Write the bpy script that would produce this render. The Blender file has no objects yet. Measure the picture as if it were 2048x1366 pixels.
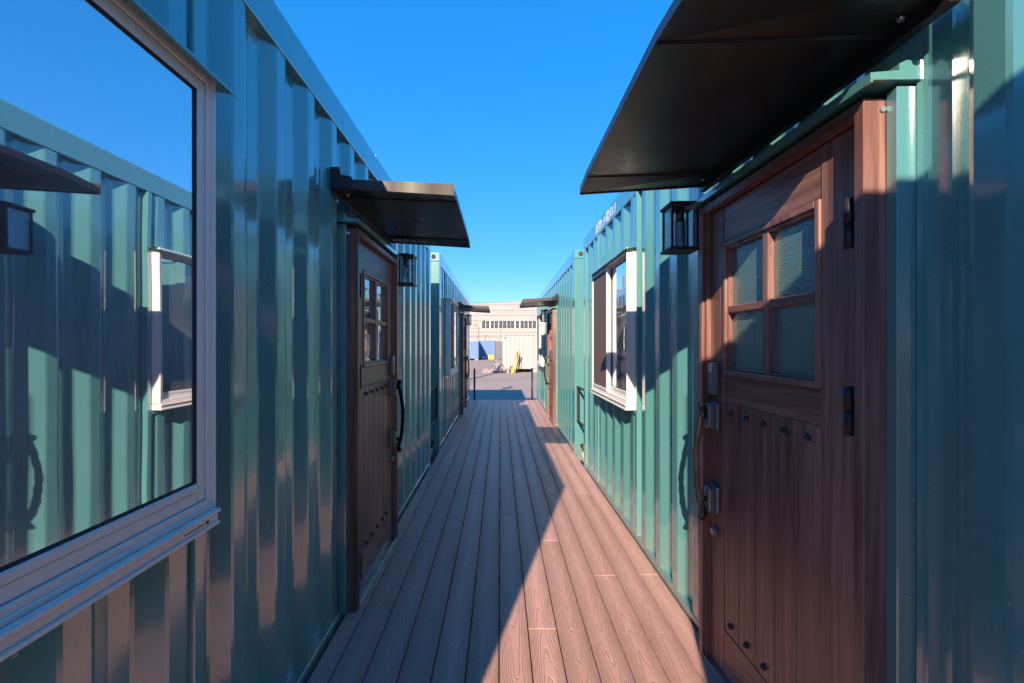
import bpy, bmesh, math, random
from mathutils import Vector, Matrix

random.seed(7)
scene = bpy.context.scene
col = scene.collection
R = math.radians
EYE = 1.476                      # eye height over the deck (deck top is z = 0)
def e(z): return z + EYE         # height measured from eye level -> world height

# ------------------------------------------------------------------ camera
cam_d = bpy.data.cameras.new('camera')
cam = bpy.data.objects.new('camera', cam_d)
col.objects.link(cam)
cam.location = (0, 0, EYE)
cam.rotation_euler = (R(90), 0, 0)
cam_d.sensor_width = 36.0
cam_d.lens = 36.0 * 880 / 2048
cam_d.shift_x = 24 / 2048
cam_d.shift_y = 7 / 2048
cam_d.clip_start = 0.02
cam_d.clip_end = 3000
scene.camera = cam

# ------------------------------------------------------------------ light
SUN_DIR = Vector((0.283, 1.0, -0.512)).normalized()
elev = math.asin(-SUN_DIR.z)
world = bpy.data.worlds.new('World')
scene.world = world
world.use_nodes = True
wn = world.node_tree
bg = wn.nodes['Background']
sky = wn.nodes.new('ShaderNodeTexSky')
sky.sky_type = 'NISHITA'
sky.sun_disc = False
sky.sun_elevation = elev
sky.sun_rotation = math.pi + math.atan2(0.283, 1.0)
sky.altitude = 0
sky.air_density = 1.0
sky.dust_density = 0.0
sky.ozone_density = 10.0
gam = wn.nodes.new('ShaderNodeGamma')
gam.inputs['Gamma'].default_value = 0.44
hsv = wn.nodes.new('ShaderNodeHueSaturation')
hsv.inputs['Hue'].default_value = 0.512
hsv.inputs['Saturation'].default_value = 1.66
wn.links.new(sky.outputs[0], gam.inputs['Color'])
wn.links.new(gam.outputs[0], hsv.inputs['Color'])
wn.links.new(hsv.outputs[0], bg.inputs[0])
bg.inputs[1].default_value = 0.106
sun_d = bpy.data.lights.new('sun', 'SUN')
sun_d.energy = 2.0
sun_d.angle = R(0.53)
sun_d.color = (1.0, 0.79, 0.58)
sun = bpy.data.objects.new('sun', sun_d)
col.objects.link(sun)
sun.rotation_euler = SUN_DIR.to_track_quat('-Z', 'Y').to_euler()
sun.location = (-6, -20, 12)
vs = scene.view_settings
vs.view_transform = 'Standard'
vs.look = 'None'
vs.exposure = 2.5
vs.gamma = 1.0
vs.use_curve_mapping = False
scene.render.engine = 'CYCLES'
scene.cycles.max_bounces = 10
scene.cycles.transparent_max_bounces = 12

# ------------------------------------------------------------------ materials
class N:
    """tiny node-graph helper"""
    def __init__(s, name):
        s.m = bpy.data.materials.new(name)
        s.m.use_nodes = True
        s.t = s.m.node_tree
        s.b = s.t.nodes['Principled BSDF']
        s.out = s.t.nodes['Material Output']
    def n(s, typ, **kw):
        nd = s.t.nodes.new(typ)
        for k, v in kw.items():
            setattr(nd, k, v)
        return nd
    def link(s, a, b): s.t.links.new(a, b)
    def val(s, sock, v):
        if hasattr(v, 'is_output') or hasattr(v, 'links'):
            s.link(v, sock)
        else:
            sock.default_value = v
    def math(s, op, a, b=None, c=None):
        nd = s.n('ShaderNodeMath', operation=op)
        s.val(nd.inputs[0], a)
        if b is not None: s.val(nd.inputs[1], b)
        if c is not None: s.val(nd.inputs[2], c)
        return nd.outputs[0]
    def coord(s, kind='Object', scale=(1, 1, 1)):
        tc = s.n('ShaderNodeTexCoord')
        mp = s.n('ShaderNodeMapping')
        s.link(tc.outputs[kind], mp.inputs[0])
        mp.inputs['Scale'].default_value = scale
        return mp.outputs[0]
    def wpos(s, scale=(1, 1, 1)):
        g = s.n('ShaderNodeNewGeometry')
        mp = s.n('ShaderNodeMapping')
        s.link(g.outputs['Position'], mp.inputs[0])
        mp.inputs['Scale'].default_value = scale
        return mp.outputs[0]
    def noise(s, vec, scale=5, detail=4, rough=0.55):
        nd = s.n('ShaderNodeTexNoise')
        s.link(vec, nd.inputs['Vector'])
        nd.inputs['Scale'].default_value = scale
        nd.inputs['Detail'].default_value = detail
        nd.inputs['Roughness'].default_value = rough
        return nd.outputs['Fac']
    def ramp(s, fac, stops):
        nd = s.n('ShaderNodeValToRGB')
        els = nd.color_ramp.elements
        while len(els) < len(stops): els.new(0.5)
        for el, (p, c) in zip(els, stops):
            el.position = p
            el.color = (*c, 1) if len(c) == 3 else c
        s.link(fac, nd.inputs[0])
        return nd.outputs[0]
    def maprange(s, v, a, b, c, d):
        nd = s.n('ShaderNodeMapRange')
        s.link(v, nd.inputs[0])
        for i, x in enumerate((a, b, c, d)): nd.inputs[i + 1].default_value = x
        return nd.outputs[0]
    def mix(s, fac, a, b):
        nd = s.n('ShaderNodeMix', data_type='RGBA')
        s.val(nd.inputs[0], fac)
        s.val(nd.inputs[6], a if not isinstance(a, tuple) else (*a, 1))
        s.val(nd.inputs[7], b if not isinstance(b, tuple) else (*b, 1))
        return nd.outputs[2]
    def bump(s, h, strength=0.3, dist=0.01):
        nd = s.n('ShaderNodeBump')
        nd.inputs['Strength'].default_value = strength
        nd.inputs['Distance'].default_value = dist
        s.link(h, nd.inputs['Height'])
        s.link(nd.outputs[0], s.b.inputs['Normal'])
        return nd
    def set(s, **kw):
        for k, v in kw.items():
            k = k.replace('_', ' ')
            if isinstance(v, tuple) and len(v) == 3: v = (*v, 1)
            s.val(s.b.inputs[k], v)
        return s

def srgb(r, g, b):
    f = lambda c: (c / 255 / 12.92) if c / 255 <= 0.04045 else ((c / 255 + 0.055) / 1.055) ** 2.4
    return (f(r), f(g), f(b))

M = {}
def painted(name, base, rough=0.33, var=0.14, wav=0.02):
    g = N(name)
    p = g.wpos((3, 3, .5))
    st = g.noise(p, 2.2, 5)
    fine = g.noise(g.wpos(), 60, 3)
    lo = tuple(c * (1 - var) for c in base); hi = tuple(min(1, c * (1 + var)) for c in base)
    g.set(Base_Color=g.mix(st, lo, hi))
    g.set(Roughness=g.maprange(st, .3, .7, rough * .8, rough * 1.25), IOR=1.5)
    hs = g.math('ADD', g.math('MULTIPLY', g.noise(g.wpos((1, 1, .35)), 3.0, 2), 1.0), g.math('MULTIPLY', fine, 0.012))
    g.bump(hs, .35, wav)
    M[name] = g.m
    return g.m

TEAL = (0.080, 0.250, 0.258)
def container_paint():
    g = N('teal_paint')
    st = g.noise(g.wpos((3, 3, .5)), 2.2, 5)
    base = g.mix(st, tuple(c * .93 for c in TEAL), tuple(c * 1.07 for c in TEAL))
    # rain streaks and dust thrown up from the deck
    streak = g.maprange(g.noise(g.wpos((26, 26, .35)), 1.0, 4), .56, .80, 0, .22)
    base = g.mix(streak, base, (.20, .27, .26))
    sp = g.n('ShaderNodeSeparateXYZ'); g.link(g.wpos(), sp.inputs[0])
    low = g.maprange(sp.outputs[2], .02, .30, 1, 0)
    dust = g.math('MULTIPLY', g.math('MULTIPLY', low, low), g.maprange(g.noise(g.wpos((6, 6, 3)), 1.5, 5), .3, .7, .05, .55))
    base = g.mix(dust, base, (.24, .22, .20))
    # chips and scratches
    chip = g.math('GREATER_THAN', g.noise(g.wpos(), 70, 2, .4), .765)
    base = g.mix(g.math('MULTIPLY', chip, .8), base, (.42, .42, .40))
    g.set(Base_Color=base, IOR=1.6)
    g.set(Roughness=g.maprange(st, .3, .7, .20, .32))
    g.b.inputs['Coat Weight'].default_value = 1.0
    g.b.inputs['Coat IOR'].default_value = 2.0
    g.set(Coat_Roughness=g.math('ADD', g.maprange(st, .3, .7, .07, .13), g.math('MULTIPLY', streak, .5)))
    hs = g.math('ADD', g.noise(g.wpos((1, 1, .35)), 3.0, 2), g.math('MULTIPLY', g.noise(g.wpos(), 60, 3), .012))
    hs = g.math('ADD', hs, g.math('MULTIPLY', g.noise(g.wpos((1, 1, .6)), 11, 1), .12))
    bn = g.bump(hs, .35, .015)
    g.link(bn.outputs[0], g.b.inputs['Coat Normal'])
    M['teal_paint'] = g.m
container_paint()
painted('hardware_metal', (0.13, 0.132, 0.145), 0.33, .1, .003)
painted('black_metal', (0.014, 0.014, 0.018), 0.5, .2, .004)
painted('canopy_metal', (0.018, 0.014, 0.015), 0.32, .15, .006)
painted('handle_iron', (0.006, 0.006, 0.007), 0.55, .3, .01)
M['handle_iron'].node_tree.nodes['Principled BSDF'].inputs['Specular IOR Level'].default_value = .12
painted('rim_metal', (0.045, 0.036, 0.034), 0.6, .15, .006)
painted('aluminium', (.70, .68, .67), 0.42, .03, .002)
painted('white_paint', (0.34, 0.325, 0.32), 0.5, .04)
painted('blue_paint', (0.11, 0.20, 0.42), 0.5, .10)
painted('grey_paint', (0.13, 0.13, 0.15), 0.6, .1)
painted('galvanised', (0.42, 0.42, 0.41), 0.45, .2)
painted('white_mark', (0.80, 0.80, 0.80), 0.5, .05)
painted('yellow_paint', (0.52, 0.36, 0.06), 0.5, .1)
painted('concrete', (0.30, 0.27, 0.25), 0.8, .2)
painted('interior_panel', (0.32, 0.30, 0.28), 0.8, .05)
painted('dark_rubber', (0.02, 0.02, 0.02), 0.7, .2)
painted('curtain', (.55, .56, .58), .9, .04)
painted('steel', (0.55, 0.55, 0.55), 0.3, .05)
M['steel'].node_tree.nodes['Principled BSDF'].inputs['Metallic'].default_value = 1

def wood(name, axis):
    g = N(name)
    sc = {'z': (1, 1, .045), 'y': (1, .045, 1)}[axis]
    a = g.noise(g.wpos(sc), 34, 6, .62)
    b = g.noise(g.wpos(tuple(c * (.6 if c == 1 else 1.6) for c in sc)), 9, 3, .5)
    f = g.math('ADD', g.math('MULTIPLY', a, .65), g.math('MULTIPLY', b, .35))
    c = g.ramp(f, [(.36, (.084, .037, .032)), (.50, (.168, .082, .071)), (.64, (.305, .168, .145))])
    g.set(Base_Color=c, Roughness=.36)
    g.bump(f, .25, .0015)
    M[name] = g.m
wood('walnut_upright', 'z')
wood('walnut_level', 'y')

# composite deck board: embossed cathedral grain, arches run along the board
g = N('deck_composite')
tc = g.n('ShaderNodeTexCoord'); sp = g.n('ShaderNodeSeparateXYZ'); g.link(tc.outputs['Object'], sp.inputs[0])
oi = g.n('ShaderNodeObjectInfo'); rnd = oi.outputs['Random']
x, y = sp.outputs[0], sp.outputs[1]
cmb = g.n('ShaderNodeCombineXYZ')
g.link(g.math('MULTIPLY', x, 7), cmb.inputs[0]); g.link(g.math('MULTIPLY', y, 1.3), cmb.inputs[1])
g.link(g.math('MULTIPLY', rnd, 91), cmb.inputs[2])
nz = g.noise(cmb.outputs[0], 1.0, 2)
cm2 = g.n('ShaderNodeCombineXYZ')
g.link(g.math('MULTIPLY', x, 60), cm2.inputs[0]); g.link(g.math('MULTIPLY', y, 9), cm2.inputs[1]); g.link(g.math('MULTIPLY', rnd, 51), cm2.inputs[2])
nz2 = g.noise(cm2.outputs[0], 1.0, 2)
xo = g.math('ADD', x, g.math('MULTIPLY', g.math('SUBTRACT', nz, .5), .05))
sgn = g.math('SUBTRACT', g.math('MULTIPLY', g.math('GREATER_THAN', g.math('FRACT', g.math('MULTIPLY', rnd, 7.3)), .5), 2), 1)
f = g.math('MULTIPLY', g.math('MULTIPLY', xo, xo), 1500)
f = g.math('ADD', f, g.math('MULTIPLY', g.math('MULTIPLY', y, sgn), 5.5))
f = g.math('ADD', f, g.math('MULTIPLY', nz, 5))
f = g.math('ADD', f, g.math('MULTIPLY', nz2, .55))
pp = g.math('PINGPONG', f, .5)
gx_ = g.math('MULTIPLY', xo, 3000)
wd = g.math('MULTIPLY', g.math('SQRT', g.math('ADD', g.math('MULTIPLY', gx_, gx_), 2000)), g.maprange(nz2, .3, .7, .0007, .0016))
line = g.math('SUBTRACT', 1, g.math('MINIMUM', g.math('DIVIDE', pp, wd), 1))
fine = g.noise(g.coord('Object', (240, 14, 1)), 1, 3)
mott = g.noise(g.wpos((1, .5, 1)), 4, 4)
basec = g.mix(g.maprange(rnd, 0, 1, 0, 1), (.38, .218, .195), (.50, .290, .258))
basec = g.mix(g.math('MULTIPLY', fine, .35), basec, (.60, .37, .33))
basec = g.mix(g.maprange(mott, .35, .7, 0, .22), basec, (.36, .205, .185))
cc = g.mix(g.math('MULTIPLY', line, .40), basec, (.80, .56, .50))
g.set(Base_Color=cc, Roughness=.42)
g.b.inputs['IOR'].default_value = 1.45
h = g.math('ADD', g.math('MULTIPLY', line, -1.0), g.math('MULTIPLY', fine, .35))
g.bump(h, 1.0, .003)
M['deck'] = g.m

def glass(name, tint, f0, film=0.0, rough=0.0):
    g = N(name)
    fr = g.n('ShaderNodeFresnel'); fr.inputs[0].default_value = 1.6
    gl = g.n('ShaderNodeBsdfGlossy'); gl.inputs['Roughness'].default_value = rough
    gl.inputs['Color'].default_value = (.97, .97, 1, 1)
    tr = g.n('ShaderNodeBsdfTransparent'); tr.inputs[0].default_value = (*tint, 1)
    mx = g.n('ShaderNodeMixShader')
    fac = g.math('MINIMUM', g.math('ADD', f0, fr.outputs[0]), .95)
    g.link(fac, mx.inputs[0]); g.link(tr.outputs[0], mx.inputs[1]); g.link(gl.outputs[0], mx.inputs[2])
    last = mx.outputs[0]
    if film:
        # pane ripple; thin dusty film with dried drops, also paints haze into the reflection
        bp = g.n('ShaderNodeBump'); bp.inputs['Strength'].default_value = .12; bp.inputs['Distance'].default_value = .004
        g.link(g.noise(g.wpos((1, 1, .7)), 2.5, 2), bp.inputs['Height']); g.link(bp.outputs[0], gl.inputs['Normal'])
        df = g.n('ShaderNodeBsdfDiffuse'); df.inputs[0].default_value = (.76, .76, .82, 1)
        m2 = g.n('ShaderNodeMixShader')
        n1 = g.noise(g.wpos(), 3, 5); n2 = g.noise(g.wpos(), 160, 2)
        ff = g.math('MULTIPLY', g.maprange(n1, .3, .7, .55, 1.35), g.maprange(n2, .35, .7, .95, 1.1))
        g.link(g.math('MULTIPLY', ff, film), m2.inputs[0]); g.link(last, m2.inputs[1]); g.link(df.outputs[0], m2.inputs[2])
        last = m2.outputs[0]
    g.link(last, g.out.inputs[0])
    g.t.nodes.remove(g.b)
    M[name] = g.m
glass('window_glass', (.80, .84, .86), .68, film=.10, rough=.012)
glass('clear_glass', (.90, .94, .97), .10)

g = N('textured_glass')
v = g.n('ShaderNodeTexVoronoi', feature='SMOOTH_F1'); v.inputs['Scale'].default_value = 140
v.inputs['Smoothness'].default_value = .6
g.link(g.wpos((1, 1, 1.5)), v.inputs['Vector'])
g.set(Base_Color=(.10, .205, .215), Roughness=.12, IOR=1.7)
g.b.inputs['Transmission Weight'].default_value = .25
g.b.inputs['Coat Weight'].default_value = 1.0
g.b.inputs['Coat Roughness'].default_value = .1
bp = g.bump(v.outputs['Distance'], .32, .005)
M['textured_glass'] = g.m

g = N('hammered_glass')
v = g.n('ShaderNodeTexVoronoi', feature='SMOOTH_F1'); v.inputs['Scale'].default_value = 160
g.link(g.wpos(), v.inputs['Vector'])
bp = g.n('ShaderNodeBump'); bp.inputs['Strength'].default_value = .8; bp.inputs['Distance'].default_value = .006
g.link(v.outputs['Distance'], bp.inputs['Height'])
gl = g.n('ShaderNodeBsdfGlossy'); gl.inputs['Roughness'].default_value = .06; g.link(bp.outputs[0], gl.inputs['Normal'])
tr = g.n('ShaderNodeBsdfTransparent'); tr.inputs[0].default_value = (.8, .85, .9, 1)
mx = g.n('ShaderNodeMixShader'); mx.inputs[0].default_value = .38
g.link(tr.outputs[0], mx.inputs[1]); g.link(gl.outputs[0], mx.inputs[2]); g.link(mx.outputs[0], g.out.inputs[0])
g.t.nodes.remove(g.b)
M['hammered_glass'] = g.m

g = N('insect_screen')
tr = g.n('ShaderNodeBsdfTransparent'); mx = g.n('ShaderNodeMixShader'); mx.inputs[0].default_value = .80
g.set(Base_Color=(.17, .125, .115), Roughness=.7)
g.link(tr.outputs[0], mx.inputs[1]); g.link(g.b.outputs[0], mx.inputs[2]); g.link(mx.outputs[0], g.out.inputs[0])
M['insect_screen'] = g.m

g = N('asphalt')
a = g.noise(g.wpos(), 90, 4); b = g.noise(g.wpos(), .35, 5); c = g.noise(g.wpos((.25, 2.2, 1)), 1, 4)
f = g.math('ADD', g.math('MULTIPLY', a, .3), g.math('ADD', g.math('MULTIPLY', b, .4), g.math('MULTIPLY', c, .3)))
g.set(Base_Color=g.ramp(f, [(.33, (.24, .185, .16)), (.5, (.30, .235, .205)), (.68, (.37, .295, .26))]), Roughness=.9)
g.bump(a, .5, .006)
M['asphalt'] = g.m

g = N('warehouse_cladding')
a = g.noise(g.wpos((.3, 1, 1)), .6, 5); b = g.noise(g.wpos((4, 4, .25)), .8, 4)
f = g.math('ADD', g.math('MULTIPLY', a, .5), g.math('MULTIPLY', b, .5))
g.set(Base_Color=g.ramp(f, [(.3, (.285, .265, .262)), (.7, (.325, .308, .305))]), Roughness=.75)
M['cladding'] = g.m
painted('dark_glass', (.05, .055, .065), .15, .3)

# ------------------------------------------------------------------ mesh helpers
def tag(o, label, cat, group=None, kind=None):
    if label: o['label'] = label
    if cat: o['category'] = cat
    if group: o['group'] = group
    if kind: o['kind'] = kind
    return o
def empty(name, loc=(0, 0, 0), parent=None):
    o = bpy.data.objects.new(name, None)
    o.empty_display_size = .2
    col.objects.link(o)
    o.location = loc
    if parent: o.parent = parent
    return o
class MB:
    def __init__(s): s.bm = bmesh.new()
    def box(s, a, b, bev=0.0, seg=1):
        lo = [min(p, q) for p, q in zip(a, b)]; hi = [max(p, q) for p, q in zip(a, b)]
        vs_ = [s.bm.verts.new((x, y, z)) for z in (lo[2], hi[2]) for y in (lo[1], hi[1]) for x in (lo[0], hi[0])]
        fs = [(0, 2, 3, 1), (4, 5, 7, 6), (0, 1, 5, 4), (2, 6, 7, 3), (0, 4, 6, 2), (1, 3, 7, 5)]
        fl = [s.bm.faces.new([vs_[i] for i in f]) for f in fs]
        if bev > 0:
            ed = {ee for f in fl for ee in f.edges}
            bmesh.ops.bevel(s.bm, geom=list(ed), offset=bev, segments=seg, affect='EDGES', profile=.5)
        return s
    def poly(s, pts, faces):
        vs_ = [s.bm.verts.new(p) for p in pts]
        for f in faces: s.bm.faces.new([vs_[i] for i in f])
        return s
    def prism(s, pts2, fn, t0, t1):
        """closed 2d outline pts2 extruded from t0 to t1; fn(p, t) -> xyz"""
        n = len(pts2)
        a = [s.bm.verts.new(fn(p, t0)) for p in pts2]; b = [s.bm.verts.new(fn(p, t1)) for p in pts2]
        for i in range(n):
            j = (i + 1) % n
            s.bm.faces.new((a[i], a[j], b[j], b[i]))
        s.bm.faces.new(a[::-1]); s.bm.faces.new(b)
        return s
    def tube(s, pts, r, seg=10, flat=1.0, cap=True):
        pts = [Vector(p) for p in pts]
        rr = r if isinstance(r, (list, tuple)) else [r] * len(pts)
        rings = []
        for i, p in enumerate(pts):
            d = (pts[min(i + 1, len(pts) - 1)] - pts[max(i - 1, 0)]).normalized()
            up = Vector((0, 1, 0)) if abs(d.y) < .9 else Vector((1, 0, 0))
            u = d.cross(up).normalized(); v_ = d.cross(u).normalized()
            rings.append([s.bm.verts.new(p + u * rr[i] * math.cos(2 * math.pi * k / seg) + v_ * rr[i] * flat * math.sin(2 * math.pi * k / seg)) for k in range(seg)])
        for a, b in zip(rings, rings[1:]):
            for k in range(seg):
                f = s.bm.faces.new((a[k], a[(k + 1) % seg], b[(k + 1) % seg], b[k])); f.smooth = True
        if cap:
            s.bm.faces.new(rings[0][::-1]); s.bm.faces.new(rings[-1])
        return s
    def build(s, name, mat, parent=None, loc=None):
        bmesh.ops.recalc_face_normals(s.bm, faces=s.bm.faces)
        me = bpy.data.meshes.new(name)
        s.bm.to_mesh(me); s.bm.free()
        me.materials.append(M[mat])
        o = bpy.data.objects.new(name, me)
        col.objects.link(o)
        if parent: o.parent = parent
        if loc: o.location = loc
        return o

# ------------------------------------------------------------------ ground
GROUND = e(-1.90)
m = MB(); m.poly([(-600, -300, GROUND), (600, -300, GROUND), (600, 1200, GROUND), (-600, 1200, GROUND)], [(0, 1, 2, 3)])
tag(m.build('ground', 'asphalt'), 'pale worn asphalt yard', 'ground', kind='structure')

# ------------------------------------------------------------------ deck of planks
RA, LA = 1.024, 0.855            # wall planes of the right and left rows
DY0, DY1 = -4.0, 11.83
P = 0.150
deck = empty('deck', (0, 0, 0))
tag(deck, 'brown composite plank deck between the two rows of containers', 'deck', kind='structure')
seam = {-6: 4.35, -5: 4.847, -4: 3.307, -3: 3.825, -2: 4.347, -1: 4.854, 0: 3.83, 1: 2.288, 2: 3.322, 3: 4.347, 4: 2.818, 5: 4.367, 6: 2.83}
def board(x0, x1, y0, y1):
    m = MB()
    w, l = (x1 - x0) / 2, (y1 - y0) / 2
    m.box((-w, -l, -.022), (w, l, 0), .002, 1)
    o = m.build('deck_board', 'deck', deck, ((x0 + x1) / 2, (y0 + y1) / 2, random.uniform(-.0006, .0006)))
for k in range(-6, 7):
    x0 = k * P - .004 + .003; x1 = (k + 1) * P - .004 - .003
    x0 = max(x0, -LA + .010); x1 = min(x1, RA - .006)
    cuts = [DY0]
    yy = seam[k]
    while yy > DY0: yy -= 3.02
    yy += 3.02
    while yy < DY1 - .15:
        if yy > DY0 + .15: cuts.append(yy)
        yy += 3.02
    cuts.append(DY1)
    for a, b in zip(cuts, cuts[1:]):
        board(x0, x1, a + .0015, b - .0015)
yy = DY0 + .1
while yy < DY1:
    m = MB(); m.box((-LA - .02, yy, -.085), (RA + .02, yy + .05, -.0235))
    m.build('joist', 'black_metal', deck)
    yy += .45
m = MB(); m.box((-LA, DY1 + .002, -.10), (RA, DY1 + .022, -.002)); m.build('end_fascia', 'deck', deck)

# ------------------------------------------------------------------ container building
TOP = e(1.303); RAILB = e(1.150); BOT = -.117; DEPTH = 2.438
SILL = .045                       # top of the bottom rail
def profile(y0, y1, c):
    """corrugation points (y, u) with slightly eased corners"""
    pts = []
    k = math.floor((y0 - c) / .278) - 1
    raw = []
    while c + k * .278 < y1 + .3:
        o = c + k * .278
        raw += [(o - .036, -.005), (o + .036, -.005), (o + .104, -.041), (o + .174, -.041)]
        k += 1
    for i in range(1, len(raw) - 1):
        p, a, b = raw[i], raw[i - 1], raw[i + 1]
        for q in (a, b):
            dx, dy = q[0] - p[0], q[1] - p[1]
            L = math.hypot(dx, dy); r = .006
            pts.append((p[0] + dx / L * r, p[1] + dy / L * r))
    def at(yq):
        for p, q in zip(pts, pts[1:]):
            if p[0] <= yq <= q[0]:
                t = (yq - p[0]) / max(q[0] - p[0], 1e-9)
                return p[1] + t * (q[1] - p[1])
        return -.02
    res = [(y0, at(y0))] + [p for p in pts if y0 + .001 < p[0] < y1 - .001] + [(y1, at(y1))]
    return res

def build_container(label, s, A, y0, L, c, door=None, window=None, detail=True, end_handle=False, bare=False):
    root = empty('container', (s * (A + DEPTH / 2), y0 + L / 2, BOT))
    root.matrix_world = Matrix.Translation((s * (A + DEPTH / 2), y0 + L / 2, BOT))
    inv = Matrix.Translation((s * (A + DEPTH / 2), y0 + L / 2, BOT)).inverted()
    tag(root, label, 'container', 'teal container buildings along the deck')
    def W(u, y, z): return (s * (A - u), y, z)
    class LB(MB):
        def lbox(q, a, b, bev=0.0, seg=1): return q.box(W(*a), W(*b), bev, seg)
        def fin(q, name, mat, parent=None):
            bmesh.ops.transform(q.bm, matrix=inv, verts=q.bm.verts)
            return q.build(name, mat, parent or root)
    y1 = y0 + L
    # frame
    for (ya, yb) in ((y0, y0 + .10), (y1 - .10, y1)):
        LB().lbox((0, ya, BOT + .118), (-.13, yb, TOP - .118), .006, 2).fin('corner_post', 'teal_paint')
        LB().lbox((-DEPTH + .13, ya, BOT), (-DEPTH, yb, TOP)).fin('corner_post', 'teal_paint')
        for (za, zb) in ((BOT, BOT + .117), (TOP - .117, TOP + .012)):
            cc = LB().lbox((.003, ya - (.003 if ya == y0 else 0), za), (-.165, yb + (.003 if yb == y1 else 0), zb), .008, 2).fin('corner_casting', 'teal_paint')
            if za > 0:
                yf = ya - .0045 if ya == y0 else yb + .0045
                h = LB()
                pts = [(.031 * math.cos(t * math.pi / 8) , .024 * math.sin(t * math.pi / 8) + (.010 if 0 < t < 8 else -.010)) for t in range(16)]
                ctr = -.085
                h.prism(pts, lambda p, t: W(ctr + p[0], t, (za + zb) / 2 + p[1]), yf, yf + (.003 if ya == y0 else -.003))
                h.fin('hole', 'dark_rubber', cc)
    LB().lbox((0, y0 + .103, RAILB), (-.062, y1 - .103, TOP), .005, 2).fin('top_rail', 'teal_paint')
    LB().lbox((-DEPTH + .062, y0 + .103, RAILB), (-DEPTH, y1 - .103, TOP)).fin('top_rail', 'teal_paint')
    LB().lbox((-.002, y0 + .103, BOT), (-.11, y1 - .103, SILL), .004, 1).fin('bottom_rail', 'teal_paint')
    LB().lbox((-.066, y0 + .01, TOP - .05), (-DEPTH + .066, y1 - .01, TOP - .02)).fin('roof', 'teal_paint')
    LB().lbox((-.115, y0 + .01, BOT + .02), (-DEPTH + .03, y1 - .01, 0.03)).fin('floor', 'interior_panel')
    LB().lbox((-DEPTH + .03, y0 + .1, BOT), (-DEPTH + .06, y1 - .1, RAILB)).fin('back_wall', 'teal_paint')
    for yq in (y0 + .03, y1 - .06):
        LB().lbox((-.13, yq, BOT), (-DEPTH + .13, yq + .03, TOP - .06)).fin('end_wall', 'teal_paint')
    for yq in (y0 + .004, y1 - .09):
        LB().lbox((-.166, yq, RAILB + .02), (-DEPTH + .13, yq + .08, TOP - .004), .005).fin('end_rail', 'teal_paint')

    def panel(ya, yb, za, zb):
        pr = profile(ya, yb, c)
        q = LB()
        n = len(pr)
        q.poly([W(u, y, za) for y, u in pr] + [W(u, y, zb) for y, u in pr], [(i, i + 1, n + i + 1, n + i) for i in range(n - 1)])
        o = q.fin('wall_panel', 'teal_paint')
        return o
    spans = []
    if door: spans.append((door - .038, door + .958 + .038, 'd'))
    if window: spans.append((window - .05, window + 1.25 + .05, 'w'))
    spans.sort()
    cur = y0 + .103
    for a, b, kd in spans:
        panel(cur, a, SILL, RAILB + .01)
        if kd == 'd': panel(a, b, e(.70), RAILB + .01)
        else:
            panel(a, b, SILL, e(-.475)); panel(a, b, e(.755), RAILB + .01)
        cur = b
    panel(cur, y1 - .103, SILL, RAILB + .01)
    # weld bead where the panel meets the bottom rail
    if window:
        for yp in (window - .048, window + 1.25 + .005):
            LB().lbox((.004, yp, SILL + .001), (-.05, yp + .043, RAILB - .002), .004).fin('stiffener_post', 'teal_paint')
        build_window(LB, root, s, window, detail, W)
    if door:
        build_door(LB, root, s, door, detail, W, clear=(s < 0))
        build_canopy(LB, root, s, door, W)
        build_lantern(LB, root, s, door, W)
    if end_handle:
        # guard rail closing the gap to the neighbouring container
        gap = .61 if s > 0 else .77
        q = LB()
        for zz in (-.57, -1.03):
            q.lbox((-.048, y0 - gap, e(zz - .012)), (-.026, y0 - .0035, e(zz + .012)), .003)
        q.fin('guard_rail', 'black_metal')
        LB().lbox((-.052, y0 - .075, e(-1.045)), (-.022, y0 - .045, e(-.555)), .003).fin('guard_upright', 'black_metal')
        q = LB()
        q.tube([W(-.12, y0 - .06, -.10), W(-.12, y0 - .06, .05), W(-.115, y0 - .055, .085), W(-.10, y0 - .03, .10), W(-.10, y0 + .02, .10)], .028, 12)
        q.fin('drain_elbow', 'dark_rubber')
        LB().tube([W(-.12, y0 - .06, -.11), W(-.12, y0 - .06, .03)], .0305, 14).fin('drain_pipe', 'white_paint')
    return root, LB, W

def ring(LB, a_y, b_y, a_z, b_z, wid, u0, u1, bev=.002):
    """picture-frame ring in the wall plane"""
    q = LB()
    q.lbox((u0, a_y, a_z), (u1, a_y + wid, b_z), bev)
    q.lbox((u0, b_y - wid, a_z), (u1, b_y, b_z), bev)
    q.lbox((u0, a_y + wid + .0005, a_z), (u1, b_y - wid - .0005, a_z + wid), bev)
    q.lbox((u0, a_y + wid + .0005, b_z - wid), (u1, b_y - wid - .0005, b_z), bev)
    return q

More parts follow.
